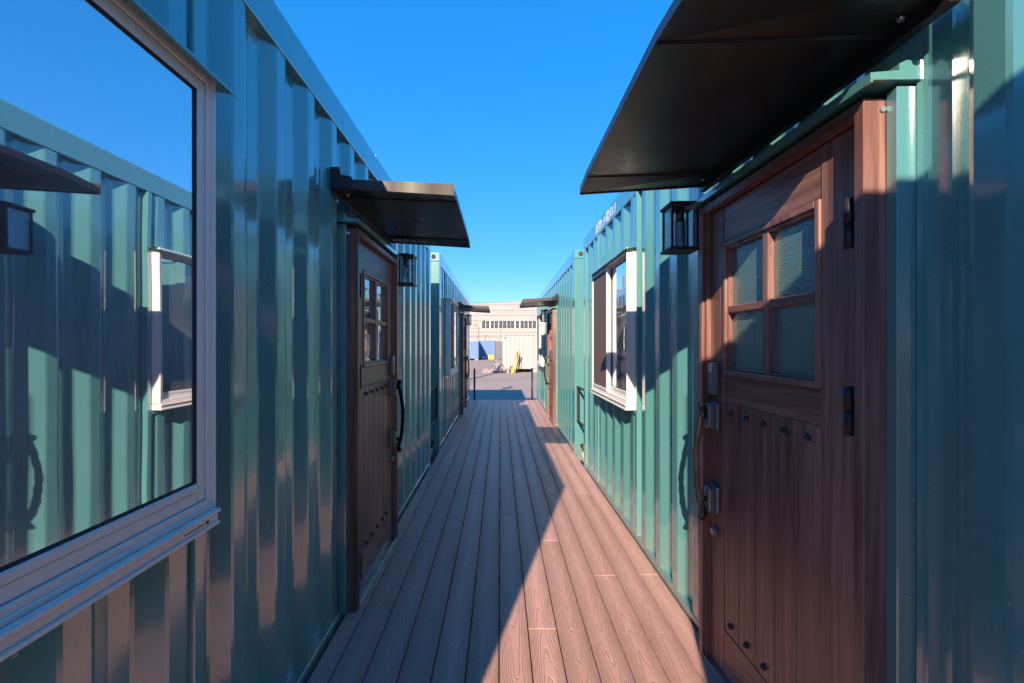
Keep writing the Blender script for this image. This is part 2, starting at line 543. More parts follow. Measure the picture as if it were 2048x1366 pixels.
def build_window(LB, root, s, wy, detail, W):
    win = empty('window', (0, 0, 0), root)
    a, b = wy, wy + 1.25
    z0, z1 = e(-.445), e(.735)
    ring(LB, a, b, z0, z1, .026, -.06, .062).fin('window_frame', 'aluminium', win)
    ring(LB, a - .004, b + .004, z0 - .004, z1 + .004, .012, .055, .066).fin('frame_lip', 'aluminium', win)
    mid = (a + b) / 2
    # far sash sits in front on the right row, behind on the left row
    for (ya, yb, uc, nm) in ((a + .027, mid + .02, .022, 'near'), (mid - .02, b - .027, .046, 'far')):
        q = ring(LB, ya, yb, z0 + .027, z1 - .027, .031, uc - .010, uc + .010, .0025)
        q.lbox((uc - .011, ya + .032, z0 + .0585), (uc + .013, yb - .032, z0 + .080), .003)
        q.fin('sash', 'aluminium', win)
        LB().lbox((uc - .003, ya + .026, z0 + .072), (uc + .003, yb - .026, z1 - .053)).fin('pane', 'window_glass', win)
        ring(LB, ya + .0305, yb - .0305, z0 + .0795, z1 - .0575, .005, uc + .0045, uc + .008, 0).fin('gasket', 'dark_rubber', win)
    # insect screen: far half on the right row, near half on the left row
    ya, yb = (mid - .01, b - .028) if s > 0 else (a + .028, mid + .01)
    ring(LB, ya, yb, z0 + .028, z1 - .028, .026, .058, .0675).fin('screen_frame', 'aluminium', win)
    LB().lbox((.0615, ya + .022, z0 + .05), (.0625, yb - .022, z1 - .05)).fin('insect_screen', 'insect_screen', win)
    q = LB()
    q.lbox((-.05, a - .004, z0 - .050), (.072, b + .004, z0 - .0045), .003)
    q.lbox((.072, a - .004, z0 - .017), (.080, b + .004, z0 - .006), .002)
    q.lbox((.072, a - .004, z0 - .050), (.078, b + .004, z0 - .040), .002)
    q.fin('sill', 'aluminium', win)
    q = LB()
    pr = [(-.05, z1 + .012), (.098, z1 - .016), (.098, z1 - .024), (.094, z1 - .024), (.090, z1 - .016), (-.05, z1 + .008)]
    q.prism(pr, lambda p, t: W(p[0], t, p[1]), a - .045, b + .045)
    q.fin('head_flashing', 'teal_paint', win)
    q = LB().lbox((-.05, a + .0, z0 - .078), (.004, b, z0 - .052), .002)
    q.fin('lower_trim', 'teal_paint', win)
    q = LB()
    wp = []
    zz = SILL + .002
    k = 0
    while zz < z0 - .085:
        wp.append(W(-.0395 + .002 * math.sin(k * 1.7), b - .075 + .0015 * math.sin(k * 2.3), zz)); zz += .02; k += 1
    q.tube(wp, [.0035 + .001 * math.sin(i * 3.1) for i in range(len(wp))], 6)
    q.fin('weld_bead', 'galvanised', win)
    q = LB()
    n = 60
    pts = []
    for zz in (z0 + .01, z1 - .03):
        for i in range(n + 1):
            pts.append(W(-.13 + .018 * math.sin(i * 1.05) + .008 * math.sin(i * 2.7), a - .02 + 1.29 * i / n, zz))
    q.poly(pts, [(i, i + 1, n + 2 + i, n + 1 + i) for i in range(n)])
    q.fin('curtain', 'curtain', win)
    if s < 0 and wy < 2:
        LB().lbox((.0722, b - .135, z0 - .036), (.0735, b - .035, z0 - .020)).fin('maker_plate', 'white_mark', win)
        q = LB()
        for i in range(9):
            q.lbox((.0736, b - .130 + i * .0085, z0 - .031), (.0739, b - .1245 + i * .0085, z0 - .026))
        q.lbox((.0736, b - .050, z0 - .033), (.0739, b - .039, z0 - .024))
        q.fin('plate_print', 'dark_rubber', win)

def build_door(LB, root, s, dy, detail, W, clear):
    d = empty('door', (0, 0, 0), root)
    a, b = dy, dy + .958
    ft = e(.648)
    # steel lining round the opening
    q = LB()
    q.lbox((.014, a - .036, SILL - .04), (-.06, a - .001, e(.66)), .003)
    q.fin('steel_jamb', 'teal_paint', d)
    q = LB()
    q.lbox((.014, b + .001, SILL - .04), (-.06, b + .036, e(.66)), .003)
    q.fin('steel_jamb', 'teal_paint', d)
    # stepped head flashing over the frame
    q = LB()
    pr = [(-.05, .715), (.004, .715), (.022, .707), (.022, .690), (.094, .684), (.094, .660), (.088, .660), (.088, .666), (-.05, .668)]
    q.prism(pr, lambda p, t: W(p[0], t, e(p[1])), a - .05, b + .05)
    q.fin('head_flashing', 'teal_paint', d)
    # frame, two stepped jambs and head
    for (ya, yb, yi) in ((a, a + .033, a + .050), (b - .033, b, b - .050)):
        LB().lbox((.070, ya, .003), (-.06, yb, ft), .002, 1).fin('frame_jamb', 'walnut_upright', d)
        if ya == a: LB().lbox((.046, yb + .0005, .003), (.02, yi, ft - .034), .002).fin('frame_stop', 'walnut_upright', d)
        else: LB().lbox((.056, yi, .003), (.02, ya - .0005, ft - .034), .002).fin('frame_stop', 'walnut_upright', d)
    LB().lbox((.070, a + .0335, ft - .033), (-.06, b - .0335, ft), .002).fin('frame_head', 'walnut_level', d)
    LB().lbox((.066, a + .036, .001), (-.06, b - .036, .016), .002).fin('threshold', 'steel', d)
    U = .036                       # leaf face
    la, lb = a + .052, b - .052    # leaf extent
    ga, gb = a + .200, b - .169    # infill between the stiles
    lz0, lz1 = .018, ft - .037
    zt = e(.45); zb = e(-.135); zr = e(-.25); zk = e(-1.255)
    LB().lbox((U, la, lz0), (0, ga - .0015, lz1), .0015).fin('stile', 'walnut_upright', d)
    LB().lbox((U, gb + .0015, lz0), (0, lb, lz1), .0015).fin('stile', 'walnut_upright', d)
    LB().lbox((U - .002, ga, zt + .002), (0, gb, lz1), .0015).fin('top_rail', 'walnut_level', d)
    LB().lbox((U - .002, ga, zr + .001), (0, gb, zb - .001), .0015).fin('lock_rail', 'walnut_level', d)
    LB().lbox((U - .001, ga, lz0), (0, gb, zk - .001), .0015).fin('bottom_rail', 'walnut_level', d)
    n = 5; w = (gb - ga) / n
    for i in range(n):
        LB().lbox((U - .003, ga + i * w + .0018, zk + .001), (.004, ga + (i + 1) * w - .0018, zr - .001), .003).fin('plank', 'walnut_upright', d)
    LB().lbox((.0035, ga - .01, lz0 + .01), (-.004, gb + .01, lz1 - .01)).fin('leaf_core', 'black_metal', d) if not clear else LB().lbox((.0035, ga - .01, lz0 + .01), (-.004, gb + .01, zb)).fin('leaf_core', 'black_metal', d)
    # glazing
    ring(LB, ga, gb, zb, zt, .022, .0, U + .006, .003).fin('glazing_moulding', 'walnut_upright', d)
    ring(LB, ga + .022, gb - .022, zb + .022, zt - .022, .012, .004, U - .004, .002).fin('glazing_bead', 'walnut_upright', d)
    mid = a + .486; mz = e(.153)
    LB().lbox((U, mid - .018, zb + .034), (.008, mid + .018, zt - .034), .003).fin('mullion', 'walnut_upright', d)
    for (p, q_) in ((ga + .034, mid - .0185), (mid + .0185, gb - .034)):
        LB().lbox((U - .001, p, mz - .015), (.008, q_, mz + .015), .003).fin('glazing_bar', 'walnut_level', d)
    for (p, q_) in ((ga + .03, mid - .016), (mid + .016, gb - .03)):
        for (z_a, z_b) in ((zb + .03, mz - .013), (mz + .013, zt - .03)):
            LB().lbox((.014, p, z_a), (.009, q_, z_b)).fin('pane', 'window_glass' if clear else 'textured_glass', d)
    # studs
    for zz in (e(-.297), e(-1.205)):
        for i in range(n):
            yc = ga + (i + .5) * w; r = .0125
            q = LB()
            pts = []
            for rr, uu in ((r, U - .004), (r, U + .002), (r * .72, U + .008), (r * .2, U + .0135)):
                for k in range(8):
                    t = k * math.pi / 4
                    pts.append(W(uu, yc + rr * math.cos(t), zz + rr * math.sin(t)))
            fs = [(8 * j + k, 8 * j + (k + 1) % 8, 8 * j + 8 + (k + 1) % 8, 8 * j + 8 + k) for j in range(3) for k in range(8)] + [tuple(range(24, 32))]
            q.poly(pts, fs).fin('stud', 'black_metal', d)
    # hinges
    for z_a, z_b in ((e(.27), e(.405)), (e(-.25), e(-.115)), (e(-1.325), e(-1.19))):
        q = LB()
        yc = a + .068
        zm = (z_a + z_b) / 2
        q.tube([W(.055, yc, z_a), W(.055, yc, zm - .001)], .0135, 14)
        q.tube([W(.055, yc, zm + .001), W(.055, yc, z_b)], .0135, 14)
        q.tube([W(.055, yc, zm - .002), W(.055, yc, zm + .002)], .010, 10)
        q.fin('hinge', 'black_metal', d)
    # keypad lock, pull handle, key cylinder
    yc = b - .105
    q = LB(); q.lbox((U + .030, yc - .030, e(-.225)), (U, yc + .024, e(-.080)), .010, 3)
    q.fin('keypad_lock', 'hardware_metal', d)
    q = LB(); q.lbox((U + .0315, yc - .022, e(-.124)), (U + .0295, yc + .016, e(-.090)), .001); q.fin('keypad_cover', 'galvanised', d)
    for zc in (-.322, -.700):
        q = LB()
        q.lbox((U + .018, yc - .036, e(zc - .062)), (U, yc + .034, e(zc + .062)), .007, 2)
        q.lbox((U + .050, yc - .029, e(zc - .055)), (U + .016, yc + .027, e(zc + .055)), .009, 2)
        q.fin('handle_mount', 'hardware_metal', d)
    q = LB()
    pts, rr = [], []
    for i in range(33):
        t = i / 32
        zz = -.262 - t * .530
        k = max(0, 1 - ((t - .5) / .43) ** 2) if abs(t - .5) < .43 else 0
        uu = .058 + .036 * (k ** .8)
        if t < .07: uu += (.07 - t) * .20
        if t > .93: uu += (t - .93) * .20
        pts.append(W(U + uu, yc + .004 * math.sin(t * 19), e(zz)))
        rr.append(.0135 + .0015 * math.sin(t * 47) * (1 if .1 < t < .9 else 0) + (.003 if t < .05 or t > .95 else 0))
    q.tube(pts, rr, 10, .8)
    for zc in (-.322, -.700):
        q.tube([W(U + .040, yc, e(zc)), W(U + .075, yc, e(zc))], .012, 10)
    q.fin('pull_handle', 'handle_iron', d)
    q = LB(); q.tube([W(U - .002, yc, e(-.85)), W(U + .018, yc, e(-.85)), W(U + .022, yc, e(-.85))], [.024, .022, .018], 18)
    q.fin('key_cylinder', 'hardware_metal', d)
    q = LB(); q.tube([W(U + .02, yc, e(-.85)), W(U + .0235, yc, e(-.85))], .012, 14); q.fin('key_face', 'steel', d)
    for zz in (ft - .03,):
        q = LB(); q.tube([W(.022, a - .004, zz), W(.022, a + .002, zz)], .008, 10) ; q.fin('screw', 'steel', d)

def build_canopy(LB, root, s, dy, W):
    c_ = empty('canopy', (0, 0, 0), root)
    ya, yb = (dy - .185, dy + 1.06) if s > 0 else (dy - .20, dy + 1.00)
    ys = [ya, ya + .17, yb - .17, yb]
    zs = [-.020, 0, 0, -.020]
    U1 = .622
    q = LB()
    top, bot = [], []
    for t, (uu, zz) in ((0, (.012, e(.802))), (1, (U1, e(.782)))):
        for yy_, dz in zip(ys, zs):
            bot.append(W(uu, yy_, zz + dz * t))
        for yy_, dz in zip(ys, zs):
            top.append(W(uu, yy_, zz + dz * t + .030))
    pts = bot + top     # bot 0-3 wall, 4-7 outer ; top 8-11 wall, 12-15 outer
    fs = []
    for i in range(3):
        fs += [(i, i + 1, i + 5, i + 4), (8 + i, 8 + i + 4, 8 + i + 5, 8 + i + 1), (i + 4, i + 5, i + 13, i + 12), (i, i + 8, i + 9, i + 1)]
    fs += [(0, 4, 12, 8), (3, 11, 15, 7)]
    q.poly(pts, fs)
    q.fin('canopy_sheet', 'canopy_metal', c_)
    # folded rim standing on the outer edges
    for yy_, d_ in ((ya - .0005, -.004), (yb + .0005, .004)):
        q = LB()
        q.prism([(.013, .795), (U1, .7565), (U1, .8145), (.013, .842)], lambda p, t: W(p[0], t, e(p[1])), yy_, yy_ + d_)
        q.fin('side_rim', 'rim_metal', c_)
    for yy_ in (ya + .17, yb - .17):
        q = LB()
        q.poly([W(.03, yy_ - .006, e(.8005)), W(.03, yy_ + .006, e(.8005)), W(.03, yy_, e(.792)), W(U1 - .004, yy_ - .006, e(.7815)), W(U1 - .004, yy_ + .006, e(.7815)), W(U1 - .004, yy_, e(.777))],
               [(0, 3, 5, 2), (1, 2, 5, 4), (0, 1, 4, 3), (0, 2, 1), (3, 4, 5)]).fin('fold_seam', 'canopy_metal', c_)
    # wall rail and end brackets
    LB().lbox((.022, ya + .01, e(.765)), (-.004, yb - .01, e(.800)), .002).fin('mounting_rail', 'canopy_metal', c_)
    for yy_ in (ya, yb):
        q = LB()
        pr = [(-.004, .795), (-.004, .900), (.042, .900), (.050, .862), (.105, .850), (.105, .795)]
        q.prism(pr, lambda p, t: W(p[0], t, e(p[1])), yy_ - .008, yy_ + .010)
        q.fin('bracket', 'canopy_metal', c_)
    for yy_ in (ya + .10, yb - .10):
        q = LB(); q.tube([W(.05, yy_, e(.802)), W(.05, yy_, e(.788))], .008, 8); q.fin('bolt', 'steel', c_)

def build_lantern(LB, root, s, dy, W):
    l = empty('wall_lantern', (0, 0, 0), root)
    ya = dy + .958 + .095; yb = ya + .118
    ua, ub = .035, .160
    z0, z1 = e(.478), e(.722)
    LB().lbox((ub + .012, ya - .012, z0), (ua - .012, yb + .012, z0 + .016), .002).fin('base_plate', 'black_metal', l)
    LB().lbox((ub + .014, ya - .014, z1 - .020), (ua - .014, yb + .014, z1 - .004), .002).fin('top_plate', 'black_metal', l)
    LB().lbox((ub - .035, ya + .03, z1 - .004), (-.004, yb - .03, z1 + .012), .002).fin('arm', 'black_metal', l)
    LB().lbox((.010, ya + .01, z0 + .03), (-.006, yb - .01, z1 + .03), .002).fin('back_plate', 'black_metal', l)
    for uu in (ua, ub):
        for yy_ in (ya, yb):
            LB().lbox((uu - .0055, yy_ - .0055, z0 + .016), (uu + .0055, yy_ + .0055, z1 - .020)).fin('corner_bar', 'black_metal', l)
    for (a_, b_) in (((ub - .001, ya + .006), (ub + .001, yb - .006)), ((ua + .006, ya - .001), (ub - .006, ya + .001)), ((ua + .006, yb - .001), (ub - .006, yb + .001))):
        LB().lbox((a_[0], a_[1], z0 + .017), (b_[0], b_[1], z1 - .021)).fin('glass_pane', 'hammered_glass' if a_[0] > ub - .002 and b_[0] > ub else 'clear_glass', l)
    uc, yc = (ua + ub) / 2, (ya + yb) / 2
    q = LB(); q.tube([W(uc, yc, z0 + .02), W(uc, yc, z1 - .075)], .026, 20, cap=False); q.fin('glass_cylinder', 'clear_glass', l)
    q = LB(); q.tube([W(uc, yc, z1 - .085), W(uc, yc, z1 - .020)], .021, 16); q.fin('socket', 'black_metal', l)
    q = LB(); q.tube([W(uc, yc, z0 + .06), W(uc, yc, z0 + .08), W(uc, yc, z0 + .12), W(uc, yc, z1 - .085)], [.006, .014, .016, .010], 14); q.fin('bulb', 'clear_glass', l)

CONT_L = 6.2
rc, LBr, Wr = build_container('sunlit teal container building with white lettering on its top rail', 1, RA, -.81, CONT_L, .092, door=1.154, window=3.33)
lc, LBl, Wl = build_container('shaded teal container building whose door glass carries a white emblem and number', -1, LA, -.84, 5.42 + .84, 1.452, door=2.43, window=-.03)
build_container('sunlit teal container at the yard end of the deck, its door before its window', 1, RA, 6.04, CONT_L, 6.04 + .20, door=7.98, window=10.19, end_handle=True)
build_container('shaded teal container at the yard end of the deck with its window before its door', -1, LA, 6.23, CONT_L, 6.23 + .20, door=9.42, window=6.95, end_handle=True)

# ------------------------------------------------------------------ lettering
def lettering(name, body, size, mat, parent, origin, ex, ey, sx=1.0, off=0.0):
    cu = bpy.data.curves.new(name, 'FONT')
    cu.body = body; cu.size = size; cu.extrude = .0004; cu.offset = off
    cu.resolution_u = 2
    o = bpy.data.objects.new(name, cu); col.objects.link(o)
    bpy.context.view_layer.update()
    me = bpy.data.meshes.new_from_object(o.evaluated_get(bpy.context.evaluated_depsgraph_get()))
    bpy.data.objects.remove(o)
    ex = Vector(ex); ey = Vector(ey); ez = ex.cross(ey)
    mt = Matrix((( *(ex * sx),), (*ey,), (*ez,))).transposed().to_4x4()
    mt.translation = Vector(origin)
    me.transform(parent.matrix_world.inverted() @ mt)
    me.materials.clear(); me.materials.append(M[mat])
    r = bpy.data.objects.new(name, me); col.objects.link(r); r.parent = parent
    return r
bpy.context.view_layer.update()
lettering('rail_lettering', '\u65b0\u578b1 :1 \u7aef\u672b1.1', .118, 'white_mark', rc, (RA - .0012, 4.71, e(1.182)), (0, -1, 0), (0, 0, 1), 1.0, .0012)
dl = [o for o in lc.children if o.name.startswith('door')][0]
bpy.context.view_layer.update()
gx = -LA + .0152
lettering('number', '103', .030, 'white_mark', dl, (gx, 2.745, e(.222)), (0, 1, 0), (0, 0, 1), 1.3, .0006)
# round emblem with a leaf-like diamond
def emblem(parent, cy, cz, r):
    q = MB()
    def rg(r0, r1, n=32, sy=1.0):
        for k in range(n):
            t0, t1 = 2 * math.pi * k / n, 2 * math.pi * (k + 1) / n
            q.poly([(gx, cy + sy * r0 * math.cos(t0), cz + r0 * math.sin(t0)), (gx, cy + sy * r1 * math.cos(t0), cz + r1 * math.sin(t0)),
                    (gx, cy + sy * r1 * math.cos(t1), cz + r1 * math.sin(t1)), (gx, cy + sy * r0 * math.cos(t1), cz + r0 * math.sin(t1))], [(0, 1, 2, 3)])
    rg(r * .88, r); rg(r * .66, r * .76)
    for k in range(28):
        t = 2 * math.pi * k / 28; dt = .05
        q.poly([(gx, cy + rr * math.cos(tt), cz + rr * math.sin(tt)) for rr, tt in ((r * .79, t - dt), (r * .90, t - dt), (r * .90, t + dt), (r * .79, t + dt))], [(0, 1, 2, 3)])
    for sc in (.62, .42):
        p = [(0, sc), (.55 * sc, 0), (0, -sc), (-.55 * sc, 0)]
        for i in range(4):
            a_, b_ = p[i], p[(i + 1) % 4]
            q.poly([(gx, cy + a_[0] * r, cz + a_[1] * r), (gx, cy + b_[0] * r, cz + b_[1] * r), (gx, cy + b_[0] * r * .74, cz + b_[1] * r * .74), (gx, cy + a_[0] * r * .74, cz + a_[1] * r * .74)], [(0, 1, 2, 3)])
    bmesh.ops.transform(q.bm, matrix=parent.matrix_world.inverted(), verts=q.bm.verts)
    q.build('emblem', 'white_mark', parent)
emblem(dl, 2.772, e(0.0), .072)

# ------------------------------------------------------------------ plain containers, and an unseen panel added to block sun
def plain_container(name, label, cx, cy, cz, sx, sy, h, mat, group=None, face_ribs=(True, False), feet=0.0, pitch=.278):
    """simple closed container, ribbed walls on -y face and sides"""
    root = empty(name, (cx, cy, cz))
    root.matrix_world = Matrix.Translation((cx, cy, cz))
    tag(root, label, 'container', group)
    x0, x1, y0, y1 = -sx / 2, sx / 2, -sy / 2, sy / 2
    zb = feet
    for px in (x0, x1 - .14):
        for py in (y0, y1 - .14):
            MB().box((px, py, zb + .13), (px + .14, py + .14, zb + h - .13), .006).build('corner_post', mat, root)
            for zz in (zb, zb + h - .128):
                MB().box((px - .003, py - .003, zz), (px + .143, py + .143, zz + .128), .006).build('corner_casting', mat, root)
    for py in (y0 + .005, y1 - .10):
        MB().box((x0 + .145, py, zb + h - .12), (x1 - .145, py + .095, zb + h - .01), .004).build('top_rail', mat, root)
        MB().box((x0 + .145, py, zb + .03), (x1 - .145, py + .095, zb + .17), .004).build('bottom_rail', mat, root)
    for px in (x0 + .005, x1 - .10):
        MB().box((px, y0 + .145, zb + h - .12), (px + .095, y1 - .145, zb + h - .01), .004).build('top_rail', mat, root)
        MB().box((px, y0 + .145, zb + .03), (px + .095, y1 - .145, zb + .17), .004).build('bottom_rail', mat, root)
    MB().box((x0 + .02, y0 + .02, zb + h - .06), (x1 - .02, y1 - .02, zb + h - .03)).build('roof', mat, root)
    MB().box((x0 + .1, y0 + .1, zb + .06), (x1 - .1, y1 - .1, zb + .12)).build('floor', mat, root)
    def rib(axis, fixed, a, b, out):
        pts = []
        t = a
        while t < b - 1e-6:
            for dt, dp in ((0, .01), (.09, .01), (.135, .046), (.235, .046)):
                if t + dt < b: pts.append((t + dt, dp))
            t += pitch
        pts.append((b, .01))
        n = len(pts)
        f = (lambda t_, d_, z_: (t_, fixed + out * d_, z_)) if axis == 'x' else (lambda t_, d_, z_: (fixed + out * d_, t_, z_))
        MB().poly([f(t_, d_, zb + .165) for t_, d_ in pts] + [f(t_, d_, zb + h - .115) for t_, d_ in pts], [(i, i + 1, n + i + 1, n + i) for i in range(n - 1)]).build('wall_panel', mat, root)
    rib('x', y0, x0 + .14, x1 - .14, 1); rib('x', y1, x0 + .14, x1 - .14, -1)
    rib('y', x0, y0 + .14, y1 - .14, 1); rib('y', x1, y0 + .14, y1 - .14, -1)
    if feet > 0:
        for px in (x0, x1 - .45):
            for py in (y0 + .02, y1 - .32):
                MB().box((px, py, 0), (px + .45, py + .3, feet), .01).build('support_block', mat if mat == 'white_paint' else 'concrete', root)
    return root
# unseen panel added behind the camera to block the sun before the first door
gx0, gx1, gy, gz = .10, 1.07, -.92, e(1.455)
gt = empty('sun_blocker', (gx0, gy, 0)); gt.matrix_world = Matrix.Translation((gx0, gy, 0))
tag(gt, 'tall teal steel gate leaf standing across the near end of the deck', 'sun blocker')
gw = gx1 - gx0
for xx in (0, gw - .06):
    MB().box((xx, -.03, .012), (xx + .06, .03, gz), .004).build('blocker_stile', 'teal_paint', gt)
for zz in (.012, 1.3, gz - .06):
    MB().box((.0605, -.028, zz), (gw - .0605, .028, zz + .06), .004).build('blocker_rail', 'teal_paint', gt)
for i in range(6):
    x_ = .061 + i * (gw - .122) / 6
    for za, zb_ in ((.073, 1.299), (1.361, gz - .061)):
        MB().box((x_, -.012, za), (x_ + (gw - .122) / 6 - .001, .012, zb_), .003).build('blocker_board', 'teal_paint', gt)

# ------------------------------------------------------------------ yard beyond the deck
for x_, h_ in ((-.695, .82), (.875, .84)):
    r_ = empty('railing_post', (x_, 11.98, GROUND))
    r_.matrix_world = Matrix.Translation((x_, 11.98, GROUND))
    tag(r_, 'slim black metal post at the yard end of the deck, by the %s row' % ('shaded' if x_ < 0 else 'sunlit'), 'post', 'posts at the end of the deck')
    MB().tube([(0, 0, 0), (0, 0, h_ - GROUND)], .026, 14).build('post', 'black_metal', r_)
    MB().tube([(0, 0, h_ - GROUND), (0, 0, h_ - GROUND + .012)], .029, 14).build('cap', 'black_metal', r_)
    MB().tube([(0, 0, 0), (0, 0, .012)], .06, 14).build('base_flange', 'black_metal', r_)

white = plain_container('container', 'white ribbed storage container with long tools leaning on its end', .19 + 1.22, 30.4 + 3.03, GROUND, 2.438, 6.06, 2.46, 'white_paint', feet=.22, pitch=.30)
for i in range(11):
    MB().box((-1.05 + i * .195, -3.035, 2.58), (-.93 + i * .195, -3.0255, 2.61)).build('vent_slot', 'black_metal', white)
MB().box((-1.12, -3.05, 2.36), (-1.02, -3.034, 2.44)).build('vent_cap', 'black_metal', white)
MB().box((.98, -3.042, .25), (1.0, -3.034, 2.5)).build('conduit', 'grey_paint', white)

def px2(x_, y_, Y):   # helper for placing small yard objects by measured bearings
    return ((x_ - 1000) * Y / 880, Y, e((690 - y_) * Y / 880))
def leaning(name, label, cat, top, bot, mat, r, grp=None, blade=False):
    a_ = Vector(px2(*top, 30.30)); b_ = Vector(px2(*bot, 29.6)); b_.z = GROUND + .01
    root = empty(name, b_); root.matrix_world = Matrix.Translation(b_)
    tag(root, label, cat, grp)
    v_ = a_ - b_
    MB().tube([(0, 0, 0), tuple(v_)], r, 8).build('shaft', mat, root)
    if blade:
        w_ = v_ * .33
        p = [Vector((-.10, 0, 0)), Vector((.09, 0, 0)), Vector((.07, 0, 0)) + w_, Vector((-.05, 0, 0)) + w_]
        q = MB(); q.poly([tuple(v + Vector((0, d_, 0))) for d_ in (-.02, .02) for v in p], [(0, 1, 2, 3), (4, 7, 6, 5), (0, 4, 5, 1), (1, 5, 6, 2), (2, 6, 7, 3), (3, 7, 4, 0)])
        q.build('blade', mat, root)
    return root
leaning('yellow_shovel', 'long yellow shovel leaning on the white container, blade on the ground', 'shovel', (1035, 701), (1024.5, 748), 'yellow_paint', .034, blade=True)
leaning('yellow_pole', 'thin yellow pole leaning beside the yellow shovel', 'pole', (1039, 705), (1029, 745), 'yellow_paint', .028)
leaning('black_pole', 'dark pole leaning on the white container next to the yellow pole', 'pole', (1039.5, 711), (1031, 742), 'black_metal', .028)
leaning('black_bar', 'short dark bar leaning on the white container, farthest from the shovel', 'bar', (1043.5, 714), (1034.5, 741), 'black_metal', .026)
bk = empty('bucket', (.80, 29.9, GROUND)); bk.matrix_world = Matrix.Translation((.80, 29.9, GROUND))
tag(bk, 'grey bucket standing by the yellow shovel at the white container', 'bucket')
MB().tube([(0, 0, 0), (0, 0, .42)], [.11, .15], 16).build('bucket_body', 'grey_paint', bk)
MB().tube([(0, 0, .42), (0, 0, .44)], .16, 16).build('rim', 'black_metal', bk)
# heap of dark nets and stone beside the white container
hp = empty('rubble_heap', (-.25, 30.6, GROUND)); hp.matrix_world = Matrix.Translation((-.25, 30.6, GROUND))
tag(hp, 'heap of dark and pale broken scrap beside the white container', 'heap')
for nm, mt, cnt in (('dark_scrap', 'grey_paint', 70), ('pale_scrap', 'concrete', 80)):
    q = MB()
    for i in range(cnt):
        t = random.random() ** .6
        ang = random.uniform(0, 2 * math.pi)
        rx, ry = .62 * t * math.cos(ang), .55 * t * math.sin(ang)
        hh = max(.02, .80 * (1 - t) ** .8 + .1) * random.random() ** .4
        sz = random.uniform(.05, .13)
        ctr = Vector((rx + .12, ry, hh * .95))
        rot = Matrix.Rotation(random.uniform(0, 6), 3, Vector((random.random(), random.random(), random.random())).normalized())
        ps = [ctr + rot @ Vector((a_ * sz * random.uniform(.6, 1.3), b_ * sz * random.uniform(.5, 1), c_ * sz * random.uniform(.3, 1))) for a_ in (-1, 1) for b_ in (-1, 1) for c_ in (-1, 1)]
        ps = [Vector((p.x, p.y, max(p.z, .003))) for p in ps]
        q.poly([tuple(p) for p in ps], [(0, 1, 3, 2), (4, 6, 7, 5), (0, 4, 5, 1), (2, 3, 7, 6), (0, 2, 6, 4), (1, 5, 7, 3)])
    o = q.build(nm, mt, hp); o['kind'] = 'stuff'
for i in range(5):
    MB().box((-1.0 + i * .03, -.5 + i * .03, .004 + i * .052), (-.25 - i * .07, .5 - i * .05, .046 + i * .052), .004).build('pallet_board', 'concrete', hp)

plain_container('container', 'blue container whose end stands in full sun, next to shaded blue one', px2(940, 690, 54.5)[0] - .19, 54.5 + 3.03, GROUND, 2.438, 6.06, 2.20, 'blue_paint', feet=.18)
plain_container('container', 'blue container partly shaded by its blue neighbour, yellow bin before it', px2(973.5, 690, 58.5)[0] - .1, 58.5 + 3.03, GROUND, 2.35, 6.06, 2.25, 'blue_paint', feet=.25)
plain_container('container', 'dark grey container behind the scrap heap and the white container', px2(999.5, 690, 57.5)[0] + .3, 57.5 + 3.0, GROUND, 1.75, 6.0, 2.36, 'grey_paint', feet=.05)
yb = empty('yellow_bin', (*px2(982, 690, 55.5)[:2], GROUND)); yb.matrix_world = Matrix.Translation((*px2(982, 690, 55.5)[:2], GROUND))
tag(yb, 'small yellow bin standing before the blue container', 'bin')
q = MB(); q.prism([(-.32, 0), (.30, 0), (.36, .52), (-.36, .52)], lambda p, t: (p[0], t, p[1] + .08), -.3, .3); q.build('bin_body', 'yellow_paint', yb)
MB().box((-.40, -.34, .60), (.40, .34, .66), .01).build('bin_rim', 'yellow_paint', yb)
for sx_ in (-.28, .16):
    MB().box((sx_, -.28, 0), (sx_ + .12, .28, .08)).build('skid', 'black_metal', yb)

# warehouse
WY = 80.0
wh = empty('warehouse', (5, WY, GROUND)); wh.matrix_world = Matrix.Translation((5, WY, GROUND))
tag(wh, 'long pale beige warehouse of level cladding panels with a window strip', 'warehouse')
K = WY / 880
def WX(px_): return (px_ - 1000) * K - 5
def WZ(py_): return (690 - py_) * K + 1.90
xl, xr = -40, 42
rows = [-.0, 1.05, 2.1, WZ(675), WZ(664.5), WZ(656.8)]
def wpanel(z0_, z1_, xa=xl, xb=xr):
    step = 10.25
    xx = xa
    while xx < xb - .01:
        x2 = min(xx + step, xb)
        MB().box((xx + .012, 0, z0_ + .018), (x2 - .012, .12, z1_ - .018), .01).build('cladding_panel', 'cladding', wh)
        xx = x2
lower = [0, 1.1, 2.2, 3.3, 4.2, WZ(657.3)]
for a_, b_ in zip(lower, lower[1:]): wpanel(a_, b_)
wz0, wz1 = WZ(657.3), WZ(641.2)
wpanel(wz0, wz1, xl, WX(962.8)); wpanel(wz0, wz1, WX(1090), xr)
up = [wz1, WZ(631), WZ(621), WZ(611)]
for a_, b_ in zip(up, up[1:]): wpanel(a_, b_)
